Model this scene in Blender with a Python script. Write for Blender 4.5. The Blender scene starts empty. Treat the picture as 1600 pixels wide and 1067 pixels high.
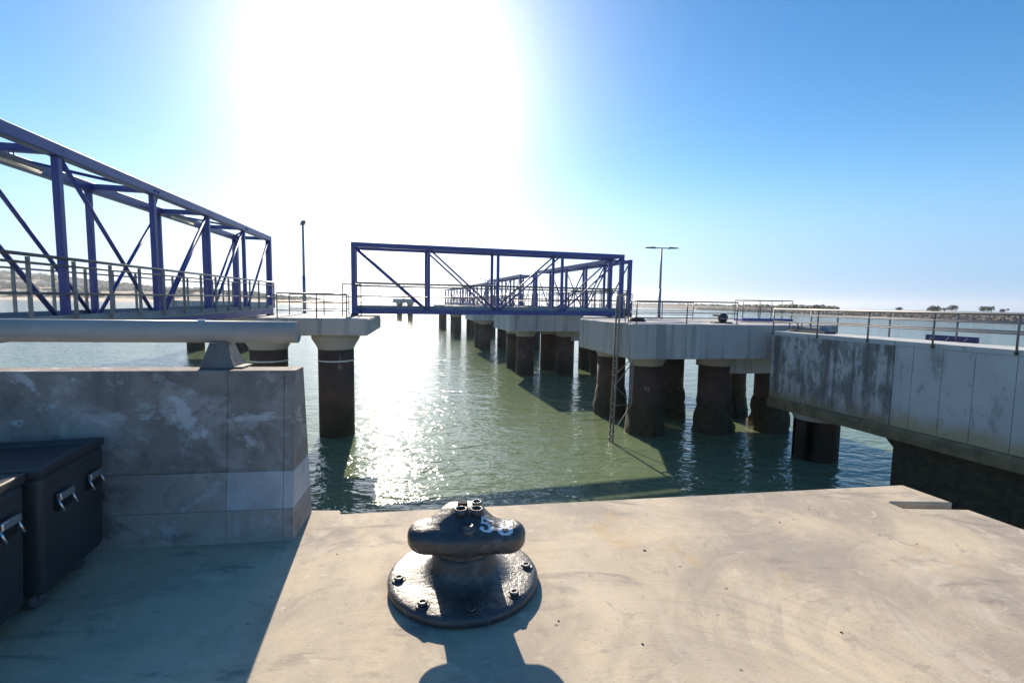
import bpy, bmesh, math, random
from mathutils import Vector, Matrix, noise
from mathutils.bvhtree import BVHTree
R = math.radians
rnd = random.Random(7)
C = bpy.context.scene.collection
scene = bpy.context.scene

# ------------------------------------------------------------------ camera
CAMZ = 1.55
cam = bpy.data.cameras.new('camera'); cam.sensor_width = 36; cam.lens = 740/1600*36
cam.clip_start = .05; cam.clip_end = 9000
co = bpy.data.objects.new('camera', cam); C.objects.link(co)
co.matrix_world = (Matrix.Translation((0, 0, CAMZ)) @ Matrix.Rotation(R(90-4.71), 4, 'X')
                   @ Matrix.Rotation(R(0.9), 4, 'Z'))
scene.camera = co

# ------------------------------------------------------------------ light and sky
SUN_AZ, SUN_EL = 14.6, 24.0            # degrees left of straight ahead, above the horizon
S = Vector((-math.sin(R(SUN_AZ))*math.cos(R(SUN_EL)), math.cos(R(SUN_AZ))*math.cos(R(SUN_EL)), math.sin(R(SUN_EL))))
sl = bpy.data.lights.new('sun', 'SUN'); sl.energy = 5.0; sl.angle = R(.53); sl.color = (1, .875, .71)
so = bpy.data.objects.new('sun', sl); C.objects.link(so); so.rotation_euler = (-S).to_track_quat('-Z', 'Y').to_euler()
w = bpy.data.worlds.new('World'); scene.world = w; w.use_nodes = True
nt = w.node_tree; nt.nodes.clear()
def wn(t, **k):
    n = nt.nodes.new(t)
    for a, b in k.items(): setattr(n, a, b)
    return n
sky = wn('ShaderNodeTexSky', sky_type='NISHITA', sun_disc=False, sun_elevation=R(SUN_EL), sun_rotation=R(-SUN_AZ),
         altitude=0, air_density=1.0, dust_density=.2, ozone_density=2.2)
hs = wn('ShaderNodeHueSaturation'); hs.inputs['Saturation'].default_value = 1.36; hs.inputs['Value'].default_value = .90
geo = wn('ShaderNodeTexCoord')
dot = wn('ShaderNodeVectorMath', operation='DOT_PRODUCT'); dot.inputs[1].default_value = S
mx = wn('ShaderNodeMath', operation='MAXIMUM'); mx.inputs[1].default_value = 0
p1 = wn('ShaderNodeMath', operation='POWER'); p1.inputs[1].default_value = 24
p2 = wn('ShaderNodeMath', operation='POWER'); p2.inputs[1].default_value = 60
m1 = wn('ShaderNodeMath', operation='MULTIPLY'); m1.inputs[1].default_value = 3.8
m2 = wn('ShaderNodeMath', operation='MULTIPLY'); m2.inputs[1].default_value = 5.0
ad = wn('ShaderNodeMath', operation='ADD')
mixc = wn('ShaderNodeVectorMath', operation='SCALE'); mixc.inputs[0].default_value = (1, .90, .80)
add = wn('ShaderNodeVectorMath', operation='ADD')
bg = wn('ShaderNodeBackground'); bg.inputs['Strength'].default_value = .10
out = wn('ShaderNodeOutputWorld')
L = nt.links.new
# pale sea haze low over the horizon, the same all the way round
sepz = wn('ShaderNodeSeparateXYZ'); L(geo.outputs['Generated'], sepz.inputs[0])
hz = wn('ShaderNodeMapRange'); hz.inputs[1].default_value = 0; hz.inputs[2].default_value = .30; hz.inputs[3].default_value = .85; hz.inputs[4].default_value = 0
hz.interpolation_type = 'SMOOTHERSTEP'; L(sepz.outputs[2], hz.inputs[0])
hm = wn('ShaderNodeMix', data_type='RGBA'); hm.inputs[7].default_value = (1.35, 2.75, 4.9, 1)
L(hz.outputs[0], hm.inputs[0]); L(hs.outputs[0], hm.inputs[6])
L(sky.outputs[0], hs.inputs['Color']); L(geo.outputs['Generated'], dot.inputs[0]); L(dot.outputs['Value'], mx.inputs[0])
L(mx.outputs[0], p1.inputs[0]); L(mx.outputs[0], p2.inputs[0]); L(p1.outputs[0], m1.inputs[0]); L(p2.outputs[0], m2.inputs[0])
L(m1.outputs[0], ad.inputs[0])
p3 = wn('ShaderNodeMath', operation='POWER'); p3.inputs[1].default_value = 5; L(mx.outputs[0], p3.inputs[0])
m3 = wn('ShaderNodeMath', operation='MULTIPLY'); L(p3.outputs[0], m3.inputs[0]); L(hz.outputs[0], m3.inputs[1])
m4 = wn('ShaderNodeMath', operation='MULTIPLY_ADD'); m4.inputs[1].default_value = 4.5; L(m3.outputs[0], m4.inputs[0]); L(m2.outputs[0], m4.inputs[2])
L(m4.outputs[0], ad.inputs[1]); L(ad.outputs[0], mixc.inputs['Scale'])
L(hm.outputs[2], add.inputs[0]); L(mixc.outputs[0], add.inputs[1]); L(add.outputs[0], bg.inputs['Color']); L(bg.outputs[0], out.inputs[0])
scene.view_settings.view_transform = 'Standard'; scene.view_settings.look = 'None'
scene.view_settings.gamma = 1; scene.view_settings.use_curve_mapping = False
scene.view_settings.exposure = .86
scene.cycles.max_bounces = 6; scene.cycles.sample_clamp_indirect = 6

# ------------------------------------------------------------------ materials
def mat(name, col, rough=.6, exd=.35, metal=0, spec=.5, bump=0, bscale=40, var=None, vscale=3, vamt=.5, dirt=None, dscale=1.5,
        dlo=.5, dhi=.7, streak=None, specks=None, low=None, stretch=(1, 1, 1), extra=None, rvar=0):
    """principled material whose colour varies with world-space noise; low=(colour, z0, z1) is growth that climbs from below"""
    m = bpy.data.materials.new(name); m.use_nodes = True; t = m.node_tree; b = t.nodes['Principled BSDF']
    b.inputs['Roughness'].default_value = rough; b.inputs['Metallic'].default_value = metal
    b.inputs['Specular IOR Level'].default_value = spec
    N = t.nodes.new; K = t.links.new
    pos = N('ShaderNodeNewGeometry').outputs['Position']
    def vec(sc):
        v = N('ShaderNodeVectorMath'); v.operation = 'MULTIPLY'; v.inputs[1].default_value = sc; K(pos, v.inputs[0]); return v.outputs[0]
    def nz(scale, sc=(1, 1, 1), det=6, rg=.6, dist=0):
        n = N('ShaderNodeTexNoise'); n.inputs['Scale'].default_value = scale; n.inputs['Detail'].default_value = det
        n.inputs['Roughness'].default_value = rg; n.inputs['Distortion'].default_value = dist
        K(vec(sc) if sc != (1, 1, 1) else pos, n.inputs['Vector']); return n.outputs['Fac']
    def mr(x, lo, hi, a=0, c=1):
        r = N('ShaderNodeMapRange'); r.inputs[1].default_value = lo; r.inputs[2].default_value = hi
        r.inputs[3].default_value = a; r.inputs[4].default_value = c; r.interpolation_type = 'SMOOTHSTEP'; K(x, r.inputs[0]); return r.outputs[0]
    def mix(fac, a, c):
        x = N('ShaderNodeMix'); x.data_type = 'RGBA'
        if isinstance(fac, float): x.inputs[0].default_value = fac
        else: K(fac, x.inputs[0])
        for s, v in ((6, a), (7, c)):
            if isinstance(v, tuple): x.inputs[s].default_value = (*v[:3], 1)
            else: K(v, x.inputs[s])
        return x.outputs[2]
    def mul(a, c):
        x = N('ShaderNodeMath'); x.operation = 'MULTIPLY'
        for s, v in ((0, a), (1, c)):
            if isinstance(v, (int, float)): x.inputs[s].default_value = v
            else: K(v, x.inputs[s])
        return x.outputs[0]
    cur = tuple(col)
    if var: cur = mix(mul(mr(nz(vscale, stretch), .3, .7), vamt*1.0), cur, tuple(var))
    if dirt: cur = mix(mr(nz(dscale, stretch, 8, .68, .4), dlo, dhi, 0, .85), cur, tuple(dirt))
    if streak: cur = mix(mul(mr(nz(2.6, (1, 1, .06), 5, .6), .48, .66), streak[1]), cur, streak[0])
    if extra: 
        for e in extra: cur = mix(mul(mr(nz(e[1], e[4] if len(e) > 4 else (1, 1, 1), 7, .66, exd), e[2], e[3]), e[5] if len(e) > 5 else .7), cur, e[0])
    if specks:
        vo = N('ShaderNodeTexVoronoi'); vo.inputs['Scale'].default_value = specks[1]; K(pos, vo.inputs['Vector'])
        cur = mix(mul(mr(vo.outputs['Distance'], .05, .11, 1, 0), mr(nz(1.3), .52, .6)), cur, specks[0])
    if low:
        sp = N('ShaderNodeSeparateXYZ'); K(pos, sp.inputs[0])
        a = N('ShaderNodeMath'); a.operation = 'MULTIPLY_ADD'; K(nz(2.2), a.inputs[0]); a.inputs[1].default_value = low[3] if len(low) > 3 else .6
        K(sp.outputs[2], a.inputs[2])
        cur = mix(mr(a.outputs[0], low[1], low[2], 1, 0), cur, low[0])
    if isinstance(cur, tuple): b.inputs['Base Color'].default_value = (*cur, 1)
    else: K(cur, b.inputs['Base Color'])
    if rvar: K(mr(nz(9), .3, .7, rough-rvar, rough+rvar), b.inputs['Roughness'])
    if bump:
        bp = N('ShaderNodeBump'); bp.inputs['Strength'].default_value = bump; bp.inputs['Distance'].default_value = .02
        K(nz(bscale, det=8), bp.inputs['Height']); K(bp.outputs[0], b.inputs['Normal'])
    return m

M = {}
def add_arcs(m, centres, col):
    """broom and drag marks: concentric arcs left in the concrete surface"""
    t = m.node_tree; b = t.nodes['Principled BSDF']; N = t.nodes.new; K = t.links.new
    pos = N('ShaderNodeNewGeometry').outputs['Position']; cur = b.inputs['Base Color'].links[0].from_socket
    for k, (cx, cy, r0, r1, amt, a0, a1) in enumerate(centres):
        sb = N('ShaderNodeVectorMath'); sb.operation = 'SUBTRACT'; sb.inputs[1].default_value = (cx, cy, 0); K(pos, sb.inputs[0])
        sp = N('ShaderNodeSeparateXYZ'); K(sb.outputs[0], sp.inputs[0])
        ln = N('ShaderNodeVectorMath'); ln.operation = 'LENGTH'; K(sb.outputs[0], ln.inputs[0])
        at = N('ShaderNodeMath'); at.operation = 'ARCTAN2'; K(sp.outputs[1], at.inputs[0]); K(sp.outputs[0], at.inputs[1])
        cm = N('ShaderNodeCombineXYZ'); K(ln.outputs['Value'], cm.inputs[0]); K(at.outputs[0], cm.inputs[1]); cm.inputs[2].default_value = k*3.1
        sc = N('ShaderNodeVectorMath'); sc.operation = 'MULTIPLY'; sc.inputs[1].default_value = (13+3*k, 1.1, 1); K(cm.outputs[0], sc.inputs[0])
        n = N('ShaderNodeTexNoise'); n.inputs['Scale'].default_value = 1; n.inputs['Detail'].default_value = 6; n.inputs['Roughness'].default_value = .65; n.inputs['Distortion'].default_value = .5; K(sc.outputs[0], n.inputs['Vector'])
        def mr(x, lo, hi, a=0, c=1):
            r = N('ShaderNodeMapRange'); r.inputs[1].default_value = lo; r.inputs[2].default_value = hi; r.inputs[3].default_value = a; r.inputs[4].default_value = c; r.interpolation_type = 'SMOOTHSTEP'; K(x, r.inputs[0]); return r.outputs[0]
        def mul(a, c):
            x = N('ShaderNodeMath'); x.operation = 'MULTIPLY'; K(a, x.inputs[0])
            if isinstance(c, float): x.inputs[1].default_value = c
            else: K(c, x.inputs[1])
            return x.outputs[0]
        f = mul(mr(n.outputs['Fac'], .44, .66), mr(ln.outputs['Value'], r0, r0+.25)); f = mul(f, mr(ln.outputs['Value'], r1-.3, r1, 1, 0))
        f = mul(f, mul(mr(at.outputs[0], a0, a0+.5), mr(at.outputs[0], a1-.5, a1, 1, 0))); f = mul(f, amt*.5)
        x = N('ShaderNodeMix'); x.data_type = 'RGBA'; x.inputs[7].default_value = (*col, 1); K(cur, x.inputs[6]); K(f, x.inputs[0]); cur = x.outputs[2]
    K(cur, b.inputs['Base Color'])
M['quay'] = mat('quay_concrete', (.62, .50, .345), .85, exd=.9, bump=.10, bscale=70, var=(.46, .38, .275), vscale=1.6, vamt=1,
                dirt=(.34, .285, .225), dscale=.8, dlo=.43, dhi=.60,
                extra=[((.55, .47, .36), 3.5, .52, .68, (1, .35, 1), .7), ((.50, .31, .12), 1.7, .58, .72, (1, .6, 1), .6),
                       ((.23, .195, .165), 2.3, .55, .68, (.5, 1.4, 1), .8), ((.66, .58, .46), 7, .58, .7, (.6, 1, 1), .6), ((.33, .28, .22), 38, .56, .68, (1, 1, 1), .45), ((.70, .62, .50), 60, .58, .7, (1, 1, 1), .4), ((.30, .25, .19), 5.5, .60, .66, (1, 1, 1), .5)],
                specks=((.13, .11, .09), 9))
add_arcs(M['quay'], [(1.9, 1.9, .15, 1.3, .7, 1.2, 3.3), (.7, 1.4, .35, 1.5, .6, -.2, 1.8), (2.9, 2.0, .3, 1.4, .55, 1.4, 3.3), (1.4, 3.9, .2, 1.2, .5, -2.9, -.6), (-.6, 1.7, .2, 1.0, .4, .3, 2.6)], (.27, .24, .205))
M['strip'] = mat('pale_concrete', (.56, .50, .37), .85, bump=.08, var=(.40, .39, .35), vscale=1.3, dirt=(.36, .33, .27), dscale=1.2, dlo=.56, dhi=.75)
M['barrier'] = mat('barrier_concrete_dark', (.33, .275, .24), .85, bump=.4, bscale=30, var=(.20, .165, .145), vscale=1.6, vamt=1,
                   dirt=(.16, .125, .11), dscale=2.2, dlo=.48, dhi=.66,
                   extra=[((.42, .37, .34), 2.6, .50, .62, (1, 1, 1.2), .7), ((.58, .54, .52), 2.1, .56, .63, (1, 1, 1.5), .8), ((.46, .42, .40), 8, .56, .64, (1, 1, 1.2), .45), ((.27, .20, .17), 3, .56, .68, (.6, 1, 1.6), .5)], specks=((.5, .5, .5), 7), streak=((.13, .11, .10), .55))
M['barrier_low'] = mat('barrier_concrete_low', (.44, .39, .35), .85, bump=.4, bscale=30, var=(.29, .25, .225), vscale=2.0, vamt=1,
                       extra=[((.17, .155, .15), 2.4, .52, .68, (1, 1, 1.4), .8), ((.47, .47, .49), 3.1, .57, .62, (1, 1, 1), .6)], specks=((.12, .12, .12), 14))
M['barrier_pale'] = mat('barrier_concrete_pale', (.58, .56, .56), .85, bump=.5, bscale=30, var=(.40, .38, .375), vscale=3.4, vamt=1, specks=((.07, .07, .07), 16))
M['deck'] = mat('platform_concrete', (.50, .475, .455), .85, bump=.15, bscale=18, var=(.39, .375, .36), vscale=.8, vamt=.8,
                streak=((.24, .235, .23), .85), extra=[((.42, .33, .24), .7, .6, .72, (1, 1, .2), .5)])
M['capital'] = mat('capital_concrete', (.42, .385, .35), .85, bump=.3, var=(.33, .30, .27), vscale=2)
M['wall'] = mat('walkway_concrete', (.56, .56, .555), .85, bump=.15, bscale=16, var=(.45, .455, .45), vscale=.9, vamt=.8,
                extra=[((.26, .25, .245), 2.4, .55, .68, (1, 1, .5), .7), ((.2, .19, .18), 6, .6, .7, (1, 1, .8), .6)], low=((.40, .33, .21), -1.2, -.7, .7))
M['wall_stained'] = mat('walkway_concrete_stained', (.54, .54, .53), .85, bump=.2, bscale=16, var=(.42, .425, .41), vscale=.9, vamt=.8,
                        streak=((.14, .135, .13), .9), extra=[((.15, .145, .135), 2.6, .46, .60, (1, 1, .35), .8), ((.12, .115, .11), 7, .50, .62, (1, 1, .5), .6)], low=((.26, .21, .13), -1.4, -.8, .7))
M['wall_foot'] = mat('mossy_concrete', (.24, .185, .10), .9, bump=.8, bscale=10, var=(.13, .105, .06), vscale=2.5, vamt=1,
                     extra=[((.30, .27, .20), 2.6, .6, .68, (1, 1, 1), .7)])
M['pile'] = mat('pile_brown', (.085, .05, .04), .8, bump=.4, bscale=9, var=(.05, .032, .03), vscale=1.4, vamt=1,
                extra=[((.26, .22, .20), 1.6, .62, .68, (1, 1, .5), .6)], low=((.028, .024, .018), -2.6, -1.4, 1.0))
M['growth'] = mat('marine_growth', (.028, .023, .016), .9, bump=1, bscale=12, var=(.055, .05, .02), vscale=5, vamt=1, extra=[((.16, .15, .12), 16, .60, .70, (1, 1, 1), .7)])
M['band'] = mat('band_paint', (.7, .7, .68), .6)
M['blue'] = mat('blue_paint', (.030, .044, .215), .42, bump=.03, bscale=6, var=(.042, .064, .25), vscale=2, vamt=1)
M['navy'] = mat('navy_paint', (.012, .016, .10), .45)
M['galv'] = mat('galvanised_steel', (.20, .225, .25), .5, metal=.2, var=(.14, .155, .18), vscale=5, vamt=1)
M['rail'] = mat('railing_steel', (.20, .19, .18), .4, metal=.6, var=(.13, .12, .11), vscale=4, vamt=1)
M['railwhite'] = mat('railing_steel_pale', (.20, .19, .185), .5, metal=.15, var=(.17, .16, .155), vscale=4, vamt=1)
M['floor'] = mat('gangway_floor', (.22, .27, .31), .6, metal=.1, var=(.16, .2, .24), vscale=4, vamt=1)
M['pipe'] = mat('pipe_paint', (.44, .41, .375), .32, bump=.06, bscale=12, var=(.33, .31, .29), vscale=5, vamt=.8,
                extra=[((.25, .15, .09), 6, .62, .72, (.5, 1, 1), .6)], spec=.5)
M['bracket'] = mat('bracket_steel', (.17, .155, .145), .5, bump=.2, var=(.12, .10, .09), vscale=9, vamt=1)
M['iron'] = mat('bollard_black_paint', (.035, .035, .038), .43, bump=.5, bscale=30, var=(.06, .058, .055), vscale=8, vamt=1, spec=.8,
                extra=[((.20, .185, .165), 12, .50, .72, (1, 1, 1), .55), ((.10, .05, .03), 9, .62, .72, (1, 1, 1), .5)], rvar=.14)
M['paintw'] = mat('white_paint', (.75, .77, .78), .5, bump=.2)
M['dark'] = mat('dark_cavity', (.012, .012, .012), .9)
M['case'] = mat('case_plastic', (.030, .030, .033), .5, bump=.25, bscale=180, var=(.05, .05, .052), vscale=3, vamt=1, extra=[((.14, .13, .12), 9, .62, .74, (1, 1, 3), .5)])
M['chrome'] = mat('handle_metal', (.70, .72, .75), .28, metal=1)
M['wheel'] = mat('caster_rubber', (.10, .10, .11), .6)
M['lamp'] = mat('lamp_steel', (.20, .24, .32), .45, metal=.4)
M['lamphead'] = mat('lamp_head', (.06, .065, .07), .5)
M['tube'] = mat('fluorescent_cover', (.75, .74, .70), .4)
M['sand'] = mat('beach_sand', (.52, .40, .28), .95)
M['white'] = mat('house_wall', (.72, .70, .67), .8)
M['roof'] = mat('house_roof', (.33, .15, .10), .8)
M['window'] = mat('house_window', (.05, .06, .08), .2)
M['leaf'] = mat('leaf', (.055, .075, .03), .9, var=(.09, .10, .045), vscale=.15, vamt=1)
M['trunk'] = mat('trunk', (.10, .07, .05), .9)
M['rock'] = mat('breakwater_rock', (.17, .14, .12), .95, var=(.09, .08, .07), vscale=.6, vamt=1)
M['hook'] = mat('hook_iron', (.03, .03, .03), .5)
M['gear'] = mat('grey_gear', (.16, .17, .19), .5, var=(.24, .24, .25), vscale=4)

# water
def water_mat():
    m = bpy.data.materials.new('estuary_water'); m.use_nodes = True; t = m.node_tree; b = t.nodes['Principled BSDF']
    N = t.nodes.new; K = t.links.new
    b.inputs['Base Color'].default_value = (.150, .195, .110, 1); b.inputs['Roughness'].default_value = .06
    b.inputs['IOR'].default_value = 1.333; b.inputs['Specular IOR Level'].default_value = .5
    pos = N('ShaderNodeNewGeometry').outputs['Position']
    acc = None
    for (sc, st, amp, dist, det) in ((.5, (.6, 1.4, 1), .08, .5, 1), (1.7, (.75, 1.3, 1), .062, .8, 1), (5.5, (.85, 1.2, 1), .021, .7, 1), (14, (.9, 1.1, 1), .0022, .3, 0)):
        v = N('ShaderNodeVectorMath'); v.operation = 'MULTIPLY'; v.inputs[1].default_value = st; K(pos, v.inputs[0])
        n = N('ShaderNodeTexNoise'); n.inputs['Scale'].default_value = sc; n.inputs['Detail'].default_value = det
        n.inputs['Distortion'].default_value = dist; n.inputs['Roughness'].default_value = .5; K(v.outputs[0], n.inputs['Vector'])
        a = N('ShaderNodeMath'); a.operation = 'MULTIPLY_ADD'; K(n.outputs['Fac'], a.inputs[0]); a.inputs[1].default_value = amp
        if acc is None: a.inputs[2].default_value = 0
        else: K(acc, a.inputs[2])
        acc = a.outputs[0]
    bp = N('ShaderNodeBump'); bp.inputs['Strength'].default_value = 1; bp.inputs['Distance'].default_value = 1.0
    K(acc, bp.inputs['Height']); K(bp.outputs[0], b.inputs['Normal'])
    return m
M['water'] = water_mat()

# ------------------------------------------------------------------ mesh helpers
class MB:
    def __init__(s): s.v = []; s.f = []; s.sm = []
    def add(s, vs, fs, smooth=False):
        o = len(s.v); s.v += [tuple(v) for v in vs]; s.f += [tuple(i+o for i in f) for f in fs]; s.sm += [smooth]*len(fs); return s
    def box(s, x0, x1, y0, y1, z0, z1):
        return s.hexa([(x0, y0, z0), (x1, y0, z0), (x1, y1, z0), (x0, y1, z0), (x0, y0, z1), (x1, y0, z1), (x1, y1, z1), (x0, y1, z1)])
    def hexa(s, v):
        return s.add(v, [(3, 2, 1, 0), (4, 5, 6, 7), (0, 1, 5, 4), (1, 2, 6, 5), (2, 3, 7, 6), (3, 0, 4, 7)])
    def beam(s, a, b, w, h, up=(0, 0, 1)):
        a = Vector(a); b = Vector(b); d = (b-a).normalized(); up = Vector(up)
        if abs(d.dot(up)) > .99: up = Vector((0, 1, 0)) if abs(d.y) < .9 else Vector((1, 0, 0))
        r = d.cross(up).normalized(); u = r.cross(d)
        q = [a-r*w/2-u*h/2, a+r*w/2-u*h/2, a+r*w/2+u*h/2, a-r*w/2+u*h/2]
        return s.add(q+[p+(b-a) for p in q], [(3, 2, 1, 0)[::-1], (4, 5, 6, 7)[::-1], (0, 1, 5, 4)[::-1], (1, 2, 6, 5)[::-1], (2, 3, 7, 6)[::-1], (3, 0, 4, 7)[::-1]])
    def tube(s, a, b, r, n=10, r2=None, caps=True):
        a = Vector(a); b = Vector(b); d = (b-a).normalized(); r2 = r if r2 is None else r2
        t = d.orthogonal().normalized(); q = d.cross(t); vs = []
        for c, rr in ((a, r), (b, r2)):
            for i in range(n):
                an = 2*math.pi*i/n; vs.append(c+(t*math.cos(an)+q*math.sin(an))*rr)
        s.add(vs, [(i, (i+1) % n, n+(i+1) % n, n+i) for i in range(n)], True)
        if caps: s.add(vs, [tuple(range(n))[::-1], tuple(range(n, 2*n))])
        return s
    def path(s, pts, r, n=8):
        for a, b in zip(pts, pts[1:]): s.tube(a, b, r, n)
        return s
    def lathe(s, prof, n=32, cx=0, cy=0, f=None):
        vs = []
        for r, z in prof:
            for i in range(n):
                an = 2*math.pi*i/n; rr = r*(f(an, z) if f else 1); vs.append((cx+rr*math.cos(an), cy+rr*math.sin(an), z))
        fs = [(k*n+i, k*n+(i+1) % n, (k+1)*n+(i+1) % n, (k+1)*n+i) for k in range(len(prof)-1) for i in range(n)]
        s.add(vs, fs, True); m = len(prof)-1
        s.add(vs[:n], [tuple(range(n))[::-1]]); s.add(vs[m*n:], [tuple(range(n))])
        return s
    def prism(s, poly, z0, z1):
        n = len(poly); vs = [(x, y, z0) for x, y in poly]+[(x, y, z1) for x, y in poly]
        return s.add(vs, [tuple(range(n))[::-1], tuple(range(n, 2*n))]+[(i, (i+1) % n, n+(i+1) % n, n+i) for i in range(n)])
    def build(s, name, m, parent=None, bevel=0, seg=2, loc=None):
        me = bpy.data.meshes.new(name); me.from_pydata(s.v, [], s.f)
        me.polygons.foreach_set('use_smooth', s.sm); me.materials.append(M[m] if isinstance(m, str) else m)
        if bevel or True:
            bm = bmesh.new(); bm.from_mesh(me); bmesh.ops.remove_doubles(bm, verts=bm.verts, dist=1e-5)
            bmesh.ops.recalc_face_normals(bm, faces=bm.faces); bm.to_mesh(me); bm.free()
        o = bpy.data.objects.new(name, me); C.objects.link(o); o.parent = parent
        if loc: o.location = loc
        if bevel:
            b = o.modifiers.new('bevel', 'BEVEL'); b.width = bevel; b.segments = seg; b.limit_method = 'ANGLE'; b.angle_limit = R(40)
        return o
def tag(o, label=None, cat=None, group=None, kind=None):
    for k, v in (('label', label), ('category', cat), ('group', group), ('kind', kind)):
        if v: o[k] = v
    return o
def thing(name, label, cat, loc=(0, 0, 0), rz=0, group=None):
    o = bpy.data.objects.new(name, None); C.objects.link(o); o.location = loc; o.rotation_euler = (0, 0, rz); o.empty_display_size = .2
    return tag(o, label, cat, group)
def copy_tree(o, parent=None, skip=()):
    c = o.copy(); C.objects.link(c); c.parent = parent
    for ch in [x for x in list(C.objects) if x.parent == o and x.name.split('.')[0] not in skip]: copy_tree(ch, c, skip)
    return c
def part(name, mesh_ob, parent, loc=(0, 0, 0), rz=0):
    """another part sharing the mesh of one already built"""
    o = bpy.data.objects.new(name, mesh_ob.data); C.objects.link(o); o.parent = parent; o.location = loc; o.rotation_euler = (0, 0, rz)
    for md in mesh_ob.modifiers:
        n = o.modifiers.new(md.name, md.type)
        if md.type == 'BEVEL': n.width = md.width; n.segments = md.segments; n.limit_method = 'ANGLE'; n.angle_limit = md.angle_limit
    return o

WZ = CAMZ-5.1          # water level
# ------------------------------------------------------------------ water
def build_water():
    b = MB(); b.add([(-3500, -60, WZ), (3500, -60, WZ), (3500, 7000, WZ), (-3500, 7000, WZ)], [(0, 1, 2, 3)])
    tag(b.build('water', 'water'), kind='structure')
build_water()

# ------------------------------------------------------------------ far shore on the left
def hill_h(x, y):
    d = y + .1*(x+400) - 45; r = -x/y
    base = max(0, (d-425)/55)
    h = min(base, 1)*2.2
    if d > 490: h += 9*min(1, (d-490)/45)*max(.15, min(1, (r-.35)/.35))
    if d > 600: h += 36*min(1, (d-600)/200)*(.55+.7*noise.noise((x*.004, y*.004, 0)))*max(.05, min(1.1, (r-.46)/.55))
    fade = max(0, min(1, (-x-150-(y-450)*.25)/170))
    n = noise.noise((x*.02, y*.02, 3))*3.0*min(1, max(0, (d-480)/60))+noise.noise((x*.09, y*.09, 7))*1.2*min(1, max(0, (d-470)/40))
    return WZ-.6+(h+n)*fade + .4
def build_hill():
    nx, ny = 170, 60; vs = []; fs = []
    for j in range(ny):
        y = 380+(j/(ny-1))**1.4*900
        for i in range(nx):
            x = (-1.35+1.12*i/(nx-1))*y
            vs.append((x, y, hill_h(x, y)))
    for j in range(ny-1):
        for i in range(nx-1): fs.append((j*nx+i, j*nx+i+1, (j+1)*nx+i+1, (j+1)*nx+i))
    m = mat('shore_ground', (.50, .385, .27), .95, var=(.34, .24, .16), vscale=.05, vamt=.8,
            extra=[((.06, .075, .035), .035, .47, .53, (1, 1, 1), .95)])
    # the beach is bare sand: growth starts above the high-water line
    t = m.node_tree; b = t.nodes['Principled BSDF']; src = b.inputs['Base Color'].links[0].from_socket
    g = t.nodes.new('ShaderNodeNewGeometry'); sp = t.nodes.new('ShaderNodeSeparateXYZ'); t.links.new(g.outputs['Position'], sp.inputs[0])
    r = t.nodes.new('ShaderNodeMapRange'); r.inputs[1].default_value = WZ+2; r.inputs[2].default_value = WZ+3.4; t.links.new(sp.outputs[2], r.inputs[0])
    x = t.nodes.new('ShaderNodeMix'); x.data_type = 'RGBA'; x.inputs[6].default_value = (.55, .42, .29, 1); t.links.new(src, x.inputs[7]); t.links.new(r.outputs[0], x.inputs[0])
    t.links.new(x.outputs[2], b.inputs['Base Color'])
    b_ = MB(); b_.add(vs, fs, True); tag(b_.build('hill', m), kind='structure')
    ico = []
    bm = bmesh.new(); bmesh.ops.create_icosphere(bm, subdivisions=1, radius=1); iv = [v.co.copy() for v in bm.verts]; fi = [[v.index for v in f.verts] for f in bm.faces]; bm.free()
    wood = MB(); r2 = random.Random(3)
    for k in range(3600):
        y = r2.uniform(520, 1150); x = (-1.3+r2.random()*.95)*y; h = hill_h(x, y)
        if h < WZ+4 or noise.noise((x*.012, y*.012, 9)) < -.12+(.15 if y < 620 else -.22): continue
        s = r2.uniform(2.2, 5.5)
        wood.add([(x+v.x*s*r2.uniform(.9, 1.6), y+v.y*s, h+s*.4+v.z*s*r2.uniform(.6, .95)) for v in iv], fi)
    tag(wood.build('woodland', 'leaf'), 'dark green scrub and pines covering the far left shore', 'woodland', kind='stuff')
build_hill()

def far_house(px, Y, wd, ht, roofm, label):
    x = (px-800)/740*Y; z = hill_h(x, Y)-.5
    t = thing('house', label, 'house', (x, Y, z), R(rnd.uniform(-15, 15)), 'white houses on the far left shore')
    MB().box(-wd/2, wd/2, 0, 8, 0, ht).build('wall', 'white', t)
    if roofm == 'roof':
        b = MB(); b.add([(-wd/2-.4, -.4, ht), (wd/2+.4, -.4, ht), (wd/2+.4, 8.4, ht), (-wd/2-.4, 8.4, ht), (-wd/2+1.5, 4, ht+2.4), (wd/2-1.5, 4, ht+2.4)],
              [(0, 1, 5, 4), (1, 2, 5), (2, 3, 4, 5), (3, 0, 4), (3, 2, 1, 0)]); b.build('roof', 'roof', t)
    else: MB().box(-wd/2-.3, wd/2+.3, -.3, 8.3, ht, ht+.6).build('roof', 'white', t)
    n = max(2, int(wd/4)); wo = None
    for i in range(n):
        for zz in ([1.2, 4.4] if ht > 6 else [1.4]):
            x0 = -wd/2+wd*(i+.5)/n
            if wo is None: wo = MB().box(-.7, .7, -.06, .05, 0, 1.5).build('window', 'window', t, loc=(x0, 0, zz))
            else: part('window', wo, t, (x0, 0, zz))
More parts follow.
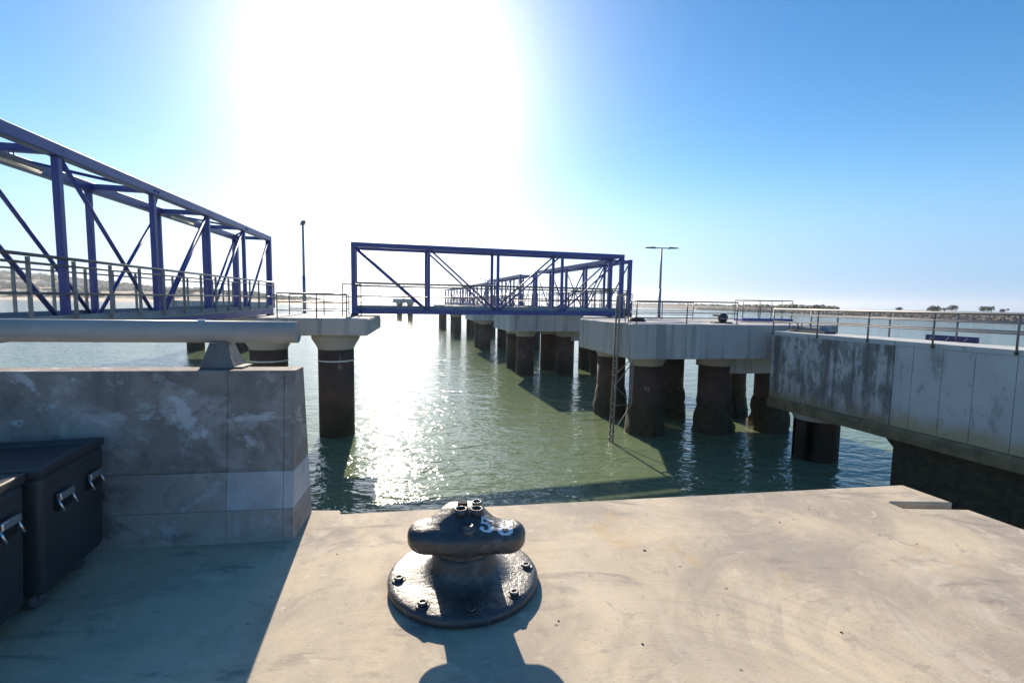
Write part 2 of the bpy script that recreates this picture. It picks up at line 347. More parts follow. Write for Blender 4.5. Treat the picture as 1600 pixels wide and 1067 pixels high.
for a in [(70, 760, 12, 7, 'flat', 'low white flat-roofed house, leftmost on the far shore'),
          (112, 800, 18, 9, 'flat', 'tallest white block above the trees on the far left hill'),
          (128, 700, 12, 6, 'roof', 'white house with red roof just right of the tall white block'),
          (162, 780, 26, 8, 'flat', 'long white building on the far hill between the two big truss posts'),
          (186, 690, 14, 6, 'roof', 'small red-roofed white house below the long white building'),
          (205, 800, 24, 7, 'flat', 'wide pale building on the ridge right of the long white one'),
          (222, 720, 14, 6, 'roof', 'red-roofed white house low on the slope'),
          (262, 790, 20, 7, 'flat', 'pale flat-roofed building behind the gangway handrail'),
          (288, 730, 12, 6, 'roof', 'small red-roofed house near the right end of the shore'),
          (310, 800, 16, 6, 'flat', 'rightmost pale building on the far left shore')]:
    far_house(*a)

# ------------------------------------------------------------------ breakwater on the right
def build_breakwater():
    r3 = random.Random(11)
    b = MB(); vs = []; n = 260
    prof = [(-9, -1.2), (-6, .3), (-3, 2.2), (-1.5, 3.2), (3, 3.5), (9, 3.3), (16, 0), (22, -1.5)]
    for i in range(n):
        y = 60+1500*(i/(n-1))**1.6; x0 = 236+ (y-300)*.02
        for (dx, dz) in prof:
            vs.append((x0+dx+noise.noise((y*.15, dx, 0))*.8, y, WZ+dz*(1+.5*max(0, min(1, (y-420)/300)))+noise.noise((y*.2, dx*.5, 5))*.45))
    m = len(prof); fs = [(i*m+j, i*m+j+1, (i+1)*m+j+1, (i+1)*m+j) for i in range(n-1) for j in range(m-1)]
    b.add(vs, fs); tag(b.build('breakwater', 'rock'), 'long low rubble breakwater across the water on the right', 'breakwater')
    bm = bmesh.new(); bmesh.ops.create_icosphere(bm, subdivisions=1, radius=1); iv = [v.co.copy() for v in bm.verts]; fi = [[v.index for v in f.verts] for f in bm.faces]; bm.free()
    rk = MB()
    for k in range(2600):
        y = 90+520*r3.random()**1.5; t = r3.random(); x = 236+(y-300)*.02-9.5+8.5*t; z = WZ-.6+4.0*t
        s = r3.uniform(.35, .95)
        rk.add([(x+v.x*s*r3.uniform(.7, 1.2), y+v.y*s*r3.uniform(.7, 1.4), z+v.z*s*r3.uniform(.5, .9)) for v in iv], fi)
    tag(rk.build('rock_armour', 'rock'), 'loose brown armour rocks piled along the breakwater slope', 'rocks', kind='stuff')
    wd = MB()
    for k in range(900):
        y = r3.uniform(420, 1500); x = 250+(y-300)*.05+r3.random()*40; s = r3.uniform(1.2, 3.4)
        if noise.noise((y*.01, 0, 2)) < -.25: continue
        wd.add([(x+v.x*s, y+v.y*s*1.5, WZ+4+s*.3+v.z*s*r3.uniform(.6, 1)) for v in iv], fi)
    tag(wd.build('scrubland', 'leaf'), 'dark scrub growing on the far end of the breakwater', 'scrub', kind='stuff')
build_breakwater()

def leafy_crown(h, wdt, seed, n=420):
    r = random.Random(seed); b = MB()
    lobes = [(r.uniform(-.5, .5)*wdt, r.uniform(-.4, .4)*wdt, h*r.uniform(.6, .95), wdt*r.uniform(.2, .34)) for _ in range(7)]
    for k in range(n):
        lx, ly, lz, lr = r.choice(lobes)
        d = Vector((r.gauss(0, 1), r.gauss(0, 1), r.gauss(0, .7))).normalized()*lr*r.uniform(.5, 1.05)
        c = Vector((lx, ly, lz))+d; s = r.uniform(.10, .22)*wdt/4
        a = Vector((r.gauss(0, 1), r.gauss(0, 1), r.gauss(0, 1))).normalized(); e = a.orthogonal().normalized(); g = a.cross(e)
        b.add([c-e*s-g*s, c+e*s-g*s, c+e*s+g*s, c-e*s+g*s], [(0, 1, 2, 3)])
    return b
for i, (px, Y, h, wdt, lab) in enumerate([
        (1237, 330, 3.4, 6, 'low flat dark shrub on the breakwater, leftmost above the railing'),
        (1277, 320, 3.3, 5, 'small dark shrub on the breakwater, second from the left'),
        (1402, 305, 3.1, 3.6, 'tiny shrub on the breakwater between the second and the wide one'),
        (1455, 300, 3.3, 6.5, 'low wide shrub on the breakwater left of the tallest tree'),
        (1473, 300, 3.1, 2.6, 'little bush touching the left side of the tallest tree on the breakwater'),
        (1484, 300, 4.5, 5, 'tallest rounded tree on the breakwater on the right'),
        (1541, 295, 3.9, 6, 'bushy tree on the breakwater right of the tallest one'),
        (1564, 290, 3.2, 3.4, 'rightmost little shrub on the breakwater')]):
    x = (px-800)/740*Y
    t = thing('tree', lab, 'tree', (x, Y, WZ+2.6), 0, 'trees on the breakwater')
    MB().tube((0, 0, 0), (.2, 0, h*.7), .22, 7, .08).tube((.1, 0, h*.4), (wdt*.25, 0, h*.8), .1, 6, .04).tube((.1, 0, h*.4), (-wdt*.25, .2, h*.78), .1, 6, .04).build('trunk', 'trunk', t)
    leafy_crown(h, wdt, i).build('crown', 'leaf', t)

# ------------------------------------------------------------------ quay
U9 = Vector((.988, .156))
def build_quay():
    e0 = Vector((3.47, 4.074)); d = Vector((-.262, .965))
    def E(y): return (e0.x+(e0.y-y)*.262/.965, y)
    Lx = -30; ly = 4.074-(3.47-Lx)*.158
    q = [E(4.074), E(3.70), (3.075, 3.70), (3.048, 3.675), (3.048+.256*40, 3.675-.965*40), (-30, -34), (Lx, ly), (-1.52, 4.074-4.99*.158), (-1.52, 3.385), (-1.25, 3.395), (-1.23, 4.074-4.70*.158)]
    o = MB().prism(q, -4.6, 0).build('quay', 'quay', bevel=.012); tag(o, kind='structure')
    s = [(3.07, 3.60), E(3.60), E(-34.5), (3.07+.256/.965*38.1, -34.5)]
    o = MB().prism(s, -4.6, -.010).build('quay_edge_strip', 'quay', bevel=.01); tag(o, kind='structure')
    g = [(3.08, 3.698), E(3.698), E(3.602), (3.08, 3.602)]
    o = MB().prism(g, -4.6, -.07).build('quay_slot', 'bracket'); tag(o, kind='structure')  # slot's shade is put into the floor colour by the dark bracket material
build_quay()
for i, (x, y, r) in enumerate([(-.63, 3.06, .008), (-1.05, 2.78, .004), (.86, 2.88, .010), (.25, 2.2, .005), (1.95, 3.3, .005), (1.6, 2.15, .006), (.62, 2.05, .006)]):
    o = MB().lathe([(r, -.004), (r, .0015), (r*.4, .0045)], 10).build('tar_spot', 'dark', loc=(x, y, 0))
    tag(o, ['dark tar dot on the quay left of the bollard head', 'tiny dark dot on the quay near the barrier end', 'black tar dot on the quay right of the bollard',
            'tiny dark dot on the quay front right of the bollard base', 'small dark dot far out on the right of the quay', 'dark fleck at the lower right of the quay', 'dark fleck near the lower edge of the photo right of the bollard shadow'][i], 'stain', 'dark dots on the quay')

# ------------------------------------------------------------------ concrete barrier
A8 = R(8)
def build_barrier():
    t = thing('concrete_barrier', 'long weathered concrete barrier wall with a sloping foot at the left', 'barrier', (-1.385, 2.93, 0), A8)
    # local: x to the left is negative, y backwards; front foot at y=0
    def sec(name, x0, x1, prof, m, bev=.004):
        n = len(prof); vs = [(x0, y, z) for y, z in prof]+[(x1, y, z) for y, z in prof]
        return MB().add(vs, [tuple(range(n)), tuple(range(n, 2*n))[::-1]]+[(i, (i+1) % n, n+(i+1) % n, n+i) for i in range(n)]).build(name, m, t, bevel=bev)
    up = [(.045, .452), (.108, 1.09), (.29, 1.09), (.365, .452)]
    mid = [(.012, .2125), (.045, .450), (.365, .450), (.40, .2125)]
    lo = [(0, 0), (.012, .211), (.40, .211), (.42, 0)]
    xs = [0, -.065, -.405, -1.9, -3.6, -5.4, -8]
    for i in range(len(xs)-1):
        a, b = xs[i]-(.0 if i < 1 else .0015), xs[i+1]
        sec('panel', b, a, up, 'barrier')
        sec('panel', b, a, mid, 'barrier_pale' if i in (0, 1) else 'barrier_low')
        sec('panel', b, a, lo, 'barrier_low')
    MB().lathe([(.035, -.006), (.035, .004), (.02, .004)], 16).build('form_hole', 'bracket', t, loc=(-1.12, .03, .33)).rotation_euler = (R(90), 0, 0)
build_barrier()
def build_pipe():
    t = thing('steel_pipe_rail', 'thick pale steel pipe rail mounted on top of the barrier wall', 'pipe', (-1.45, 3.2, 1.326), A8)
    r = .0725
    b = MB(); n = 40; prof = []
    b.tube((-7.5, 0, 0), (0, 0, 0), r, n, caps=False)
    b.add([(0, math.cos(2*math.pi*i/n)*k, math.sin(2*math.pi*i/n)*k) for k in (r, r-.008) for i in range(n)], [(i, (i+1) % n, n+(i+1) % n, n+i) for i in range(n)])
    b.add([(x, math.cos(2*math.pi*i/n)*(r-.008), math.sin(2*math.pi*i/n)*(r-.008)) for x in (0, -.02) for i in range(n)], [(i, (i+1) % n, n+(i+1) % n, n+i) for i in range(n)], True)
    b.build('pipe', 'pipe', t)
    MB().tube((-.021, 0, 0), (-.012, 0, 0), r-.009, n).build('end_plate', 'pipe', t)
    MB().beam((-.62, -.01, r+.003), (-.58, .01, r+.003), .02, .01).build('weld_lug', 'paintw', t)
    z0 = 1.09-1.326; zt = -r+.012
    for x in (-.47, -2.9, -5.4):
        s = bpy.data.objects.new('support', None)
        q = MB()
        # front plate (trapezoid) with thickness, side plates, back plate
        def plate(p):  # p: 4 corners, thickness along normal
            p = [Vector(v) for v in p]; nn = (p[1]-p[0]).cross(p[3]-p[0]).normalized()*.008
            q.hexa([p[0]-nn, p[1]-nn, p[1]+nn, p[0]+nn, p[3]-nn, p[2]-nn, p[2]+nn, p[3]+nn])
        plate([(x-.11, -.085, z0+.004), (x+.10, -.085, z0+.004), (x+.035, -.045, zt-.01), (x-.065, -.045, zt-.01)])
        plate([(x+.085, -.07, z0+.006), (x+.085, .09, z0+.006), (x+.03, .05, zt), (x+.03, -.05, zt)])
        plate([(x-.105, .085, z0+.006), (x+.09, .085, z0+.006), (x+.035, .045, zt), (x-.065, .045, zt)])
        q.build('support', 'bracket', t)
        MB().box(x-.055, x+.03, -.05, .045, zt-.006, zt+.01).build('saddle', 'bracket', t)
        MB().box(x-.12, x+.145, -.075, .085, z0+.001, z0+.012).build('foot_plate', 'bracket', t)
build_pipe()

# ------------------------------------------------------------------ bollard
def build_bollard():
    cx, cy = -.250, 2.53
    t = thing('mooring_bollard', 'black cast-iron mooring bollard with a wide T-shaped head, painted number 58', 'bollard', (cx, cy, 0))
    def wob(a, z): return 1+.006*noise.noise((math.cos(a)*2, math.sin(a)*2, z*8))
    MB().lathe([(.396, 0), (.410, .008), (.413, .035), (.404, .049), (.385, .056), (.34, .059), (.29, .061), (.255, .065), (.225, .074), (.202, .089), (.187, .11), (.176, .135), (.169, .165), (.166, .2)], 72, f=wob).build('base_plate', 'iron', t)
    MB().lathe([(.1645, .185), (.1645, .2), (.162, .24), (.165, .31)], 64, f=wob).build('neck', 'iron', t)
    # head: smooth union of a front bar and a rear lobe, offset inwards ring by ring
    def cap(p, a, b, r):
        a = Vector(a); b = Vector(b); p = Vector(p); h = max(0, min(1, (p-a).dot(b-a)/max(1e-9, (b-a).length_squared))); return (p-a-(b-a)*h).length-r
    def sdf(x, y):
        d1 = cap((x, y), (-.176, -.136), (.232, -.118), .105); d2 = cap((x, y), (.0, -.10), (-.005, -.052), .135); k = .12
        h = max(0, min(1, .5+.5*(d2-d1)/k)); return d2*(1-h)+d1*h-k*h*(1-h)
    c0 = Vector((0.015, -.11)); n = 96
    def Rr(an, inset):
        lo, hi = 0, .5
        for _ in range(26):
            m = (lo+hi)/2
            if sdf(c0.x+math.cos(an)*m, c0.y+math.sin(an)*m) < -inset: lo = m
            else: hi = m
        return lo
    def dome(x, y):
        return .085*math.exp(-((x/.145)**4+((y+.03)/.13)**2))+.005*noise.noise((x*12, y*12, 0))+.02*math.exp(-((y+.12)/.09)**2)-.014
    rt, rb = .05, .062; z_t, z_b = .385, .252; zm = z_t-rt
    rings = []
    for s in (.0, .25, .5, .75): rings.append(('s', s))
    prof = [('t', a) for a in (90, 75, 60, 45, 30, 15, 0)]+[('b', a) for a in (0, 20, 40, 60, 80, 90)]
    vs = []; rows = []
    base = [Rr(2*math.pi*i/n, rt) for i in range(n)]
    baseb = [Rr(2*math.pi*i/n, rb) for i in range(n)]
    for s in (.02, .25, .5, .75, .9):
        rows.append([(base[i]*s, z_t, 1) for i in range(n)])
    for a in (90, 78, 64, 50, 36, 22, 8, 0):
        ins = rt-rt*math.cos(R(a)); rr = [Rr(2*math.pi*i/n, ins) for i in range(n)]
        rows.append([(rr[i], zm+rt*math.sin(R(a)), math.sin(R(a))) for i in range(n)])
    zb = z_b+rb
    for a in (8, 22, 36, 50, 64, 78, 90):
        ins = rb-rb*math.cos(R(a)); rr = [Rr(2*math.pi*i/n, ins) for i in range(n)]
        rows.append([(rr[i], zb-rb*math.sin(R(a)), 0) for i in range(n)])
    for s in (.7, .3, .02): rows.append([(baseb[i]*s, z_b, 0) for i in range(n)])
    for row in rows:
        for i, (r, z, k) in enumerate(row):
            an = 2*math.pi*i/n; x = c0.x+r*math.cos(an); y = c0.y+r*math.sin(an); vs.append((x, y, z+dome(x, y)*k))
    fs = [(k*n+i, k*n+(i+1) % n, (k+1)*n+(i+1) % n, (k+1)*n+i) for k in range(len(rows)-1) for i in range(n)]
    b = MB().add(vs, fs, True).add(vs[:n], [tuple(range(n))]).add(vs[-n:], [tuple(range(n))])
    head = b.build('head', 'iron', t)
    bvh = BVHTree.FromPolygons([Vector(v) for v in vs], fs)
    def top(x, y):
        h = bvh.ray_cast(Vector((x, y, 1)), Vector((0, 0, -1))); return h[0].z if h[0] else z_t
    def ring(x, y, r, hgt):
        z = top(x, y)-.008
        MB().lathe([(r, z), (r, z+hgt), (r-.002, z+hgt+.001), (r-.007, z+hgt), (r-.007, z+hgt-.03), (.001, z+hgt-.03)], 24).build('pipe_socket', 'iron', t, loc=(x, y, 0))
        MB().lathe([(r-.0075, z+hgt-.016), (r-.0076, z+hgt-.010), (.001, z+hgt-.010)], 20).build('socket_hole', 'dark', t, loc=(x, y, 0))
    ring(-.004, -.122, .032, .034); ring(.078, -.117, .032, .034); ring(.073, -.045, .026, .024)
    zz = top(-.004, -.05); MB().box(-.024, .024, -.02, .02, zz-.002, zz+.010).build('square_plug', 'dark', t, loc=(-.004, -.05, 0))
    z = top(.042, -.19)
    MB().lathe([(.046, z-.03), (.044, z+.002), (.034, z+.005)], 6).build('hex_nut', 'iron', t, loc=(.042, -.193, 0))
    MB().lathe([(.032, z-.0), (.031, z+.014), (.018, z+.018), (.016, z+.008)], 16).build('bolt', 'iron', t, loc=(.042, -.193, 0))
    bo = None
    for a in (-163, -119, -78, -37, 7, 52, 97, 142):
        x, y = .352*math.cos(R(a)), .352*math.sin(R(a))
        if bo is None:
            bo = MB().lathe([(.036, 0), (.036, .006), (.030, .007), (.029, .004)], 24).lathe([(.024, 0), (.024, .016), (.020, .020), (.013, .020), (.012, .014), (.001, .015)], 20).build('anchor_bolt', 'iron', t, loc=(x, y, .056))
        else: part('anchor_bolt', bo, t, (x, y, .056))
    # painted stencil digits 5 8, laid on the curved top as thin paint
    def ell(u, v, cu, cv, a, c): return ((u-cu)/a)**2+((v-cv)/c)**2
    def eight(u, v):
        o = ell(u, v, .5, .76, .40, .25) < 1 and ell(u, v, .5, .76, .15, .13) > 1
        p = ell(u, v, .5, .28, .48, .30) < 1 and ell(u, v, .5, .28, .19, .16) > 1
        return (o or p) and not (abs(u-.5) < .035 and v > .45)
    def five(u, v):
        bar = .84 < v < 1 and .12 < u < .88
        stem = .5 < v < 1 and .12 < u < .27
        bowl = ell(u, v, .45, .32, .46, .33) < 1 and ell(u, v, .36, .31, .22, .20) > 1 and (u > .3 or v > .5 or v < .14)
        ball = ell(u, v, .17, .2, .14, .13) < 1
        return bar or stem or bowl or ball
    for fn, x0, nm in ((five, .098, 'painted_digit'), (eight, .190, 'painted_digit')):
        q = MB(); W, H = .085, .086; nu, nv = 30, 34; cache = {}
        rot = R(4)
        def P(i, j):
            if (i, j) not in cache:
                u = i/nu*W; v = j/nv*H; x = x0+u*math.cos(rot)-v*math.sin(rot); y = -.209+u*math.sin(rot)+v*math.cos(rot)
                hh = bvh.ray_cast(Vector((x, y, 1)), Vector((0, 0, -1)))
                cache[(i, j)] = (x, y, hh[0].z+.0012) if hh[0] else None
            return cache[(i, j)]
        for i in range(nu):
            for j in range(nv):
                if fn((i+.5)/nu, (j+.5)/nv) and noise.noise((i*.23, j*.23, x0*50)) > (-.66 if x0 < .15 else -.95):
                    pp = [P(i, j), P(i+1, j), P(i+1, j+1), P(i, j+1)]
                    if all(pp): q.add(pp, [(0, 1, 2, 3)], True)
        q.build(nm, 'paintw', t)
build_bollard()

# ------------------------------------------------------------------ road cases
def rbox(x0, x1, y0, y1, z0, z1, name, m, parent, bev): return MB().box(x0, x1, y0, y1, z0, z1).build(name, m, parent, bevel=bev, seg=4)
def build_case(x, y, rz, label):
    t = thing('road_case', label, 'flight case', (x, y, 0), rz, 'black road cases by the barrier')
    LN, WD = .575, .95       # along local y; extends to local -x
    z0, z1 = .085, .725
    b = MB()
    # body tapering slightly to the foot, with rounded edges
    b.hexa([(-WD+.02, .015, z0), (-.02, .015, z0), (-.02, LN-.015, z0), (-WD+.02, LN-.015, z0), (-WD, 0, z1-.045), (0, 0, z1-.045), (0, LN, z1-.045), (-WD, LN, z1-.045)])
    b.build('body', 'case', t, bevel=.03, seg=4)
    rbox(-WD, 0, 0, LN, z1-.047, z1-.028, 'lid', 'case', t, .006)
    # raised rim round the lid
    rim = MB(); zz = z1-.03
    o = [(-WD, 0), (0, 0), (0, LN), (-WD, LN)]; q = [(-WD+.06, .06), (-.06, .06), (-.06, LN-.06), (-WD+.06, LN-.06)]
    for i in range(4):
        j = (i+1) % 4; rim.hexa([(*o[i], zz-.02), (*o[j], zz-.02), (*q[j], zz-.02), (*q[i], zz-.02), (*o[i], zz+.03), (*o[j], zz+.03), (*q[j], zz+.022), (*q[i], zz+.022)])
    rim.build('rim', 'case', t, bevel=.012, seg=3)
    for yy in (.155, .43):
        h = bpy.data.objects.new('h', None)
        rec = MB().box(-.012, .010, yy-.060, yy+.060, .478, .548).build('handle', 'dark', t, bevel=.004)
        MB().beam((.016, yy-.06, .548), (.016, yy+.06, .548), .022, .036).build('grip', 'chrome', rec, bevel=.005)
        for q_ in (-.056, .056): MB().tube((.010, yy+q_, .54), (.034, yy+q_, .475), .006, 8).build('bail', 'chrome', rec)
        bpy.data.objects.remove(h)
    for xx in (-.10, -WD+.10):
        for yy in (.11, LN-.11):
            c = MB().box(xx-.035, xx+.035, yy-.045, yy+.045, z0-.012, z0+.02).add([], []).beam((xx-.024, yy, z0), (xx-.024, yy-.02, .04), .006, .04, up=(0, 1, 0)).beam((xx+.024, yy, z0), (xx+.024, yy-.02, .04), .006, .04, up=(0, 1, 0)).build('caster', 'galv', t)
            MB().tube((xx-.018, yy-.02, .041), (xx+.018, yy-.02, .041), .041, 20).build('wheel', 'wheel', c)
    return t
build_case(-2.232, 2.188, R(17), 'black plastic wheeled road case standing close to the barrier wall')
build_case(-2.095, 1.60, R(17), 'black plastic wheeled road case nearer the camera, cut off by the left edge')

# ------------------------------------------------------------------ truss gangways
def build_gangway(x, y, z, rz, n, pl, label, pattern, w=1.2, H=2.95, pitch=0, detail=True, chord=.19, post=.15, diag=.075, light=False, rh=1.30, posts_rail=3, group='blue truss gangways along the jetty'):
    """local x runs along the gangway, y across (0..w), z up; pattern: one of / or \\ per panel"""
    t = thing('truss_gangway', label, 'footbridge', (x, y, z), 0, group)
    t.rotation_euler = (0, pitch, rz)
    Ln = n*pl; c = chord; sd = 12
    for yy in (0, w):
        for zz in (c/2, H-c/2): MB().beam((-c/2, yy, zz), (Ln+c/2, yy, zz), c, c).build('chord', 'blue', t, bevel=.012 if detail else 0)
    pe = MB().beam((0, 0, c), (0, 0, H-c), c*.98, c*.98).build('post', 'blue', t, bevel=.012 if detail else 0)
    part('post', pe, t, (0, w, 0)); part('post', pe, t, (Ln, 0, 0)); part('post', pe, t, (Ln, w, 0))
    pm = None
    for i in range(1, n):
        for yy in (0, w):
            if pm is None: pm = MB().beam((0, 0, c), (0, 0, H-c), post, post).build('post', 'blue', t, bevel=.01 if detail else 0, loc=(i*pl, yy, 0))
            else: part('post', pm, t, (i*pl, yy, 0))
    pd = {}
    for i, ch in enumerate(pattern):
        for yy in (0, w):
            if ch not in pd:
                a, b = ((.10, 0, H-c-.02), (pl-.10, 0, c+.02)) if ch == '\\' else ((.10, 0, c+.02), (pl-.10, 0, H-c-.02))
                pd[ch] = MB().tube(a, b, diag/2*1.1, 10 if detail else 6).build('diagonal', 'blue', t, loc=(i*pl, yy, 0))
            else: part('diagonal', pd[ch], t, (i*pl, yy, 0))
    cb = None
    for i in range(n+1):
        if cb is None: cb = MB().beam((0, c/2, H-c*.5), (0, w-c/2, H-c*.5), .11, .12).build('crossbar', 'blue', t)
        else: part('crossbar', cb, t, (i*pl, 0, 0))
    for i in range(n):
        a, b = ((.05, .1), (pl-.05, w-.1)) if i % 2 else ((.05, w-.1), (pl-.05, .1))
        MB().beam((i*pl+a[0], a[1], H-c*.6), (i*pl+b[0], b[1], H-c*.6), .05, .05).build('top_brace', 'blue', t)
    fl = MB(); nb = int(Ln/.085)
    for i in range(nb+1): fl.box(i*Ln/nb-.008, i*Ln/nb+.008, *sorted((.07, w-.07)), c+.018, c+.042)
    tag(fl.build('floor_grating', 'floor', t), kind='stuff')
    for yy in (.12, .4, .8, 1.08): MB().box(0, Ln, yy*w/1.2-.02, yy*w/1.2+.02, c-.09, c+.01).build('floor_joist', 'floor', t)
    for yy in (.11, w-.11):
        MB().box(0, Ln, yy-.006, yy+.006, c-.02, c+.15).build('toe_board', 'floor', t)
    # handrails inside the truss
    step = pl/posts_rail; k = int(round(Ln/step)); rp = None
    for yy in (.15, w-.15):
        for i in range(k+1):
            xx = min(Ln, i*step)
            if rp is None: rp = MB().beam((0, 0, c+.05), (0, 0, rh-.03), .018, .055, up=(0, 1, 0)).build('rail_post', 'galv', t, loc=(xx, yy, 0))
            else: part('rail_post', rp, t, (xx, yy, 0))
        for zz, rr in ((rh, .026), (rh-.12, .018), (rh-.56, .02)): MB().tube((-.1, yy, zz), (Ln+.1, yy, zz), rr, 8).build('handrail', 'rail', t)
    if light:
        for i in range(n):
            if i % 2 or i == 0: continue
            f = MB().box(i*pl-.62, i*pl+.62, w*.5-.06, w*.5+.06, H-.30, H-.24).build('light_fitting', 'galv', t)
            MB().tube((i*pl-.58, w*.5, H-.315), (i*pl+.58, w*.5, H-.315), .035, 10).build('cover', 'tube', f)
            for xx in (-.5, .5): MB().tube((i*pl+xx*.1, w*.5, H-.24), (i*pl+xx*.1, w*.5, H-.15), .01, 6).build('hanger', 'galv', f)
    for xx in (0, Ln):
        for yy in (0, w): MB().box(xx-.13, xx+.13, yy-.12, yy+.12, -.09, -.001).build('bearing', 'hook', t)
    return t
PT = CAMZ-.66          # platform top
# centre gangway
ang = math.atan2(3.35, 11.9)
cg = build_gangway(-6.63, 19.85, PT+.09, ang, 4, 3.09, 'blue truss gangway crossing the gap in the centre of the photo, seen side on', '\\\\//', post=.12, diag=.07)
# left gangway: local x from its far end towards the camera
a0 = Vector((-9.7, 19.0)); a1 = Vector((-7.35, 7.8)); dl = (a1-a0).normalized()
lg = build_gangway(-9.7, 19.0, PT+.06, math.atan2(dl.y, dl.x), 6, 2.86, 'large blue truss gangway coming towards the camera at the left edge', '\\\\\\///', w=-1.2, pitch=math.atan2(.06, 12.7), H=3.05, post=.105, diag=.068, rh=1.24, light=True)

# ------------------------------------------------------------------ platforms on piles
def pile_parts(parent, piles, ztop, r=.64, growth=True, band=True, zbot=None, cap=1.0):
    """shafts with capital, paint band and growth; piles=[(x,y)] in the parent's space"""
    zb = (WZ-2.0) if zbot is None else zbot; protos = None
    for i, (x, y) in enumerate(piles):
        f = lambda a, z: 1+.02*noise.noise((math.cos(a)*1.5, math.sin(a)*1.5, z*1.2))
        if i == 0:
            p = MB().lathe([(r, zb), (r, -1.8), (r, ztop-.52*cap)], 32).build('pillar', 'pile', parent, loc=(x, y, 0))
            cp = MB().lathe([(r+.012, ztop-.56*cap), (r+.012, ztop-.50*cap), (r+.22*cap, ztop-.15*cap), (r+.22*cap, ztop)], 16).build('capital', 'capital', p)
            kids = [cp]
            if band: kids.append(MB().lathe([(r+.010, ztop-1.0), (r+.012, ztop-.95)], 32).build('band', 'band', p))
            if growth:
                g = MB(); prof = []
                for k in range(15):
                    z = WZ+1.35-(k/14)*2.3; s = min(1, k/6)**1.5; prof.append((r+.005+.12*s, z))
                def fg(a, z): return 1+.15*noise.noise((math.cos(a)*3, math.sin(a)*3, z*2.2))+.10*noise.noise((math.cos(a)*9, math.sin(a)*9, z*7))
                g.lathe(prof, 40, f=fg); kids.append(g.build('marine_growth', 'growth', p))
            protos = (p, kids)
        else:
            p = part('pillar', protos[0], parent, (x, y, 0))
            for kd in protos[1]: part(kd.name.split('.')[0], kd, p, (0, 0, 0), R(47*i))
def rail_run(parent, pts, h, posts, m='rail', mids=(.5,), r=.024, nm='rail', post_w=None, zpost=0):
    """pts: list of 3D points at deck level; posts: number per segment"""
    up = Vector((0, 0, h)); pp = None
    for a, b, n in zip(pts, pts[1:], posts):
        a = Vector(a); b = Vector(b)
        MB().tube(a+up, b+up, r, 8).build('top_rail', m, parent)
        for f in mids: MB().tube(a+up*f, b+up*f, r*.7, 8).build('mid_rail', m, parent)
        for i in range(n+1):
            q = a.lerp(b, i/n)
            if pp is None: pp = MB().tube((0, 0, zpost), (0, 0, h), r*.9, 8).build('rail_post', m, parent, loc=q)
            else: part('rail_post', pp, parent, q)
def railing(label, pts, h, posts, m='rail', mids=(.5,), r=.024, zpost=0, group='railings on the platforms'):
    o = Vector(pts[0]); t = thing('railing', label, 'railing', o, 0, group)
    rail_run(t, [Vector(p)-o for p in pts], h, posts, m, mids, r, zpost=zpost); return t

# left platform
lp = thing('mooring_platform', 'slim concrete pier platform on brown round piles behind the barrier wall', 'pier', (0, 0, 0))
MB().prism([(-5.15, 16.9), (-6.05, 21.8), (-11.6, 20.8), (-10.7, 15.95)], PT-.62, PT).build('slab', 'deck', lp, bevel=.07, seg=2)
pile_parts(lp, [(-6.62, 17.75), (-8.95, 17.35)], PT-.62, growth=False)
# platform with ladder and copies of it along the jetty
PA = Vector((4.2, 16.5))
def big_platform(dx, dy, label, proto=None):
    if proto is None:
        t = thing('mooring_platform', label, 'pier', (PA.x, PA.y, 0), 0, 'thick concrete mooring platforms along the jetty')
        rel = lambda x, y: (x-PA.x, y-PA.y)
        poly = [(4.2, 16.5), (9.52, 17.35), (12.3, 17.9), (11.2, 25.5), (3.95, 26.2), (3.0, 21.0)]
        MB().prism([rel(*p) for p in poly], PT-1.27, PT-.02).build('slab', 'deck', t, bevel=.03)
        pile_parts(t, [rel(*p) for p in [(5.35, 18.7), (8.25, 19.05), (4.62, 21.8), (7.25, 21.6), (10.25, 21.9), (10.75, 19.4)]], PT-1.27, band=False, cap=.8)
        MB().prism([rel(*p) for p in [(8.6, 18.5), (12.1, 19.1), (11.6, 21.8), (8.3, 21.2)]], PT-2.0, PT-1.28).build('ground_beam', 'deck', t)
        return t
    c = copy_tree(proto, skip=('marine_growth',)); c.location = (PA.x+dx, PA.y+dy, 0); c['label'] = label; return c
P1 = big_platform(0, 0, 'nearest thick concrete mooring platform, with the steel ladder, right of centre')
offs = [(-4.4, 15.0), (-8.3, 32.3), (-14.0, 55), (-19.0, 75)]
labs = ['thick concrete mooring platform second along the jetty, seen under the centre gangway',
        'third concrete mooring platform along the jetty, on dark piles beyond the second', 'fourth concrete mooring platform along the jetty, far off',
        'farthest concrete mooring platform along the jetty']
for (dx, dy), lb in zip(offs, labs): big_platform(dx, dy, lb, P1)
# gangways between them
def gang_between(p, q, n, label, detail=True):
    p = Vector(p); q = Vector(q); d = q-p
    return build_gangway(p.x, p.y, PT+.09, math.atan2(d.y, d.x), n, d.length/n, label, '\\'*(n//2)+'/'*(n-n//2), w=1.2, detail=detail, post=.12, diag=.07)
gang_between((6.3, 25.8), (2.9, 36.5), 4, 'blue truss gangway leading away from the ladder platform to the second platform')
gang_between((1.8, 40.8), (-1.6, 53.0), 4, 'blue truss gangway between the second and third platforms', False)
gang_between((-2.0, 58.3), (-6.8, 75.4), 6, 'distant blue truss gangway between the third and fourth platforms', False)
gang_between((-7.7, 80.8), (-12.3, 95.4), 5, 'farthest small blue truss gangway at the end of the jetty', False)

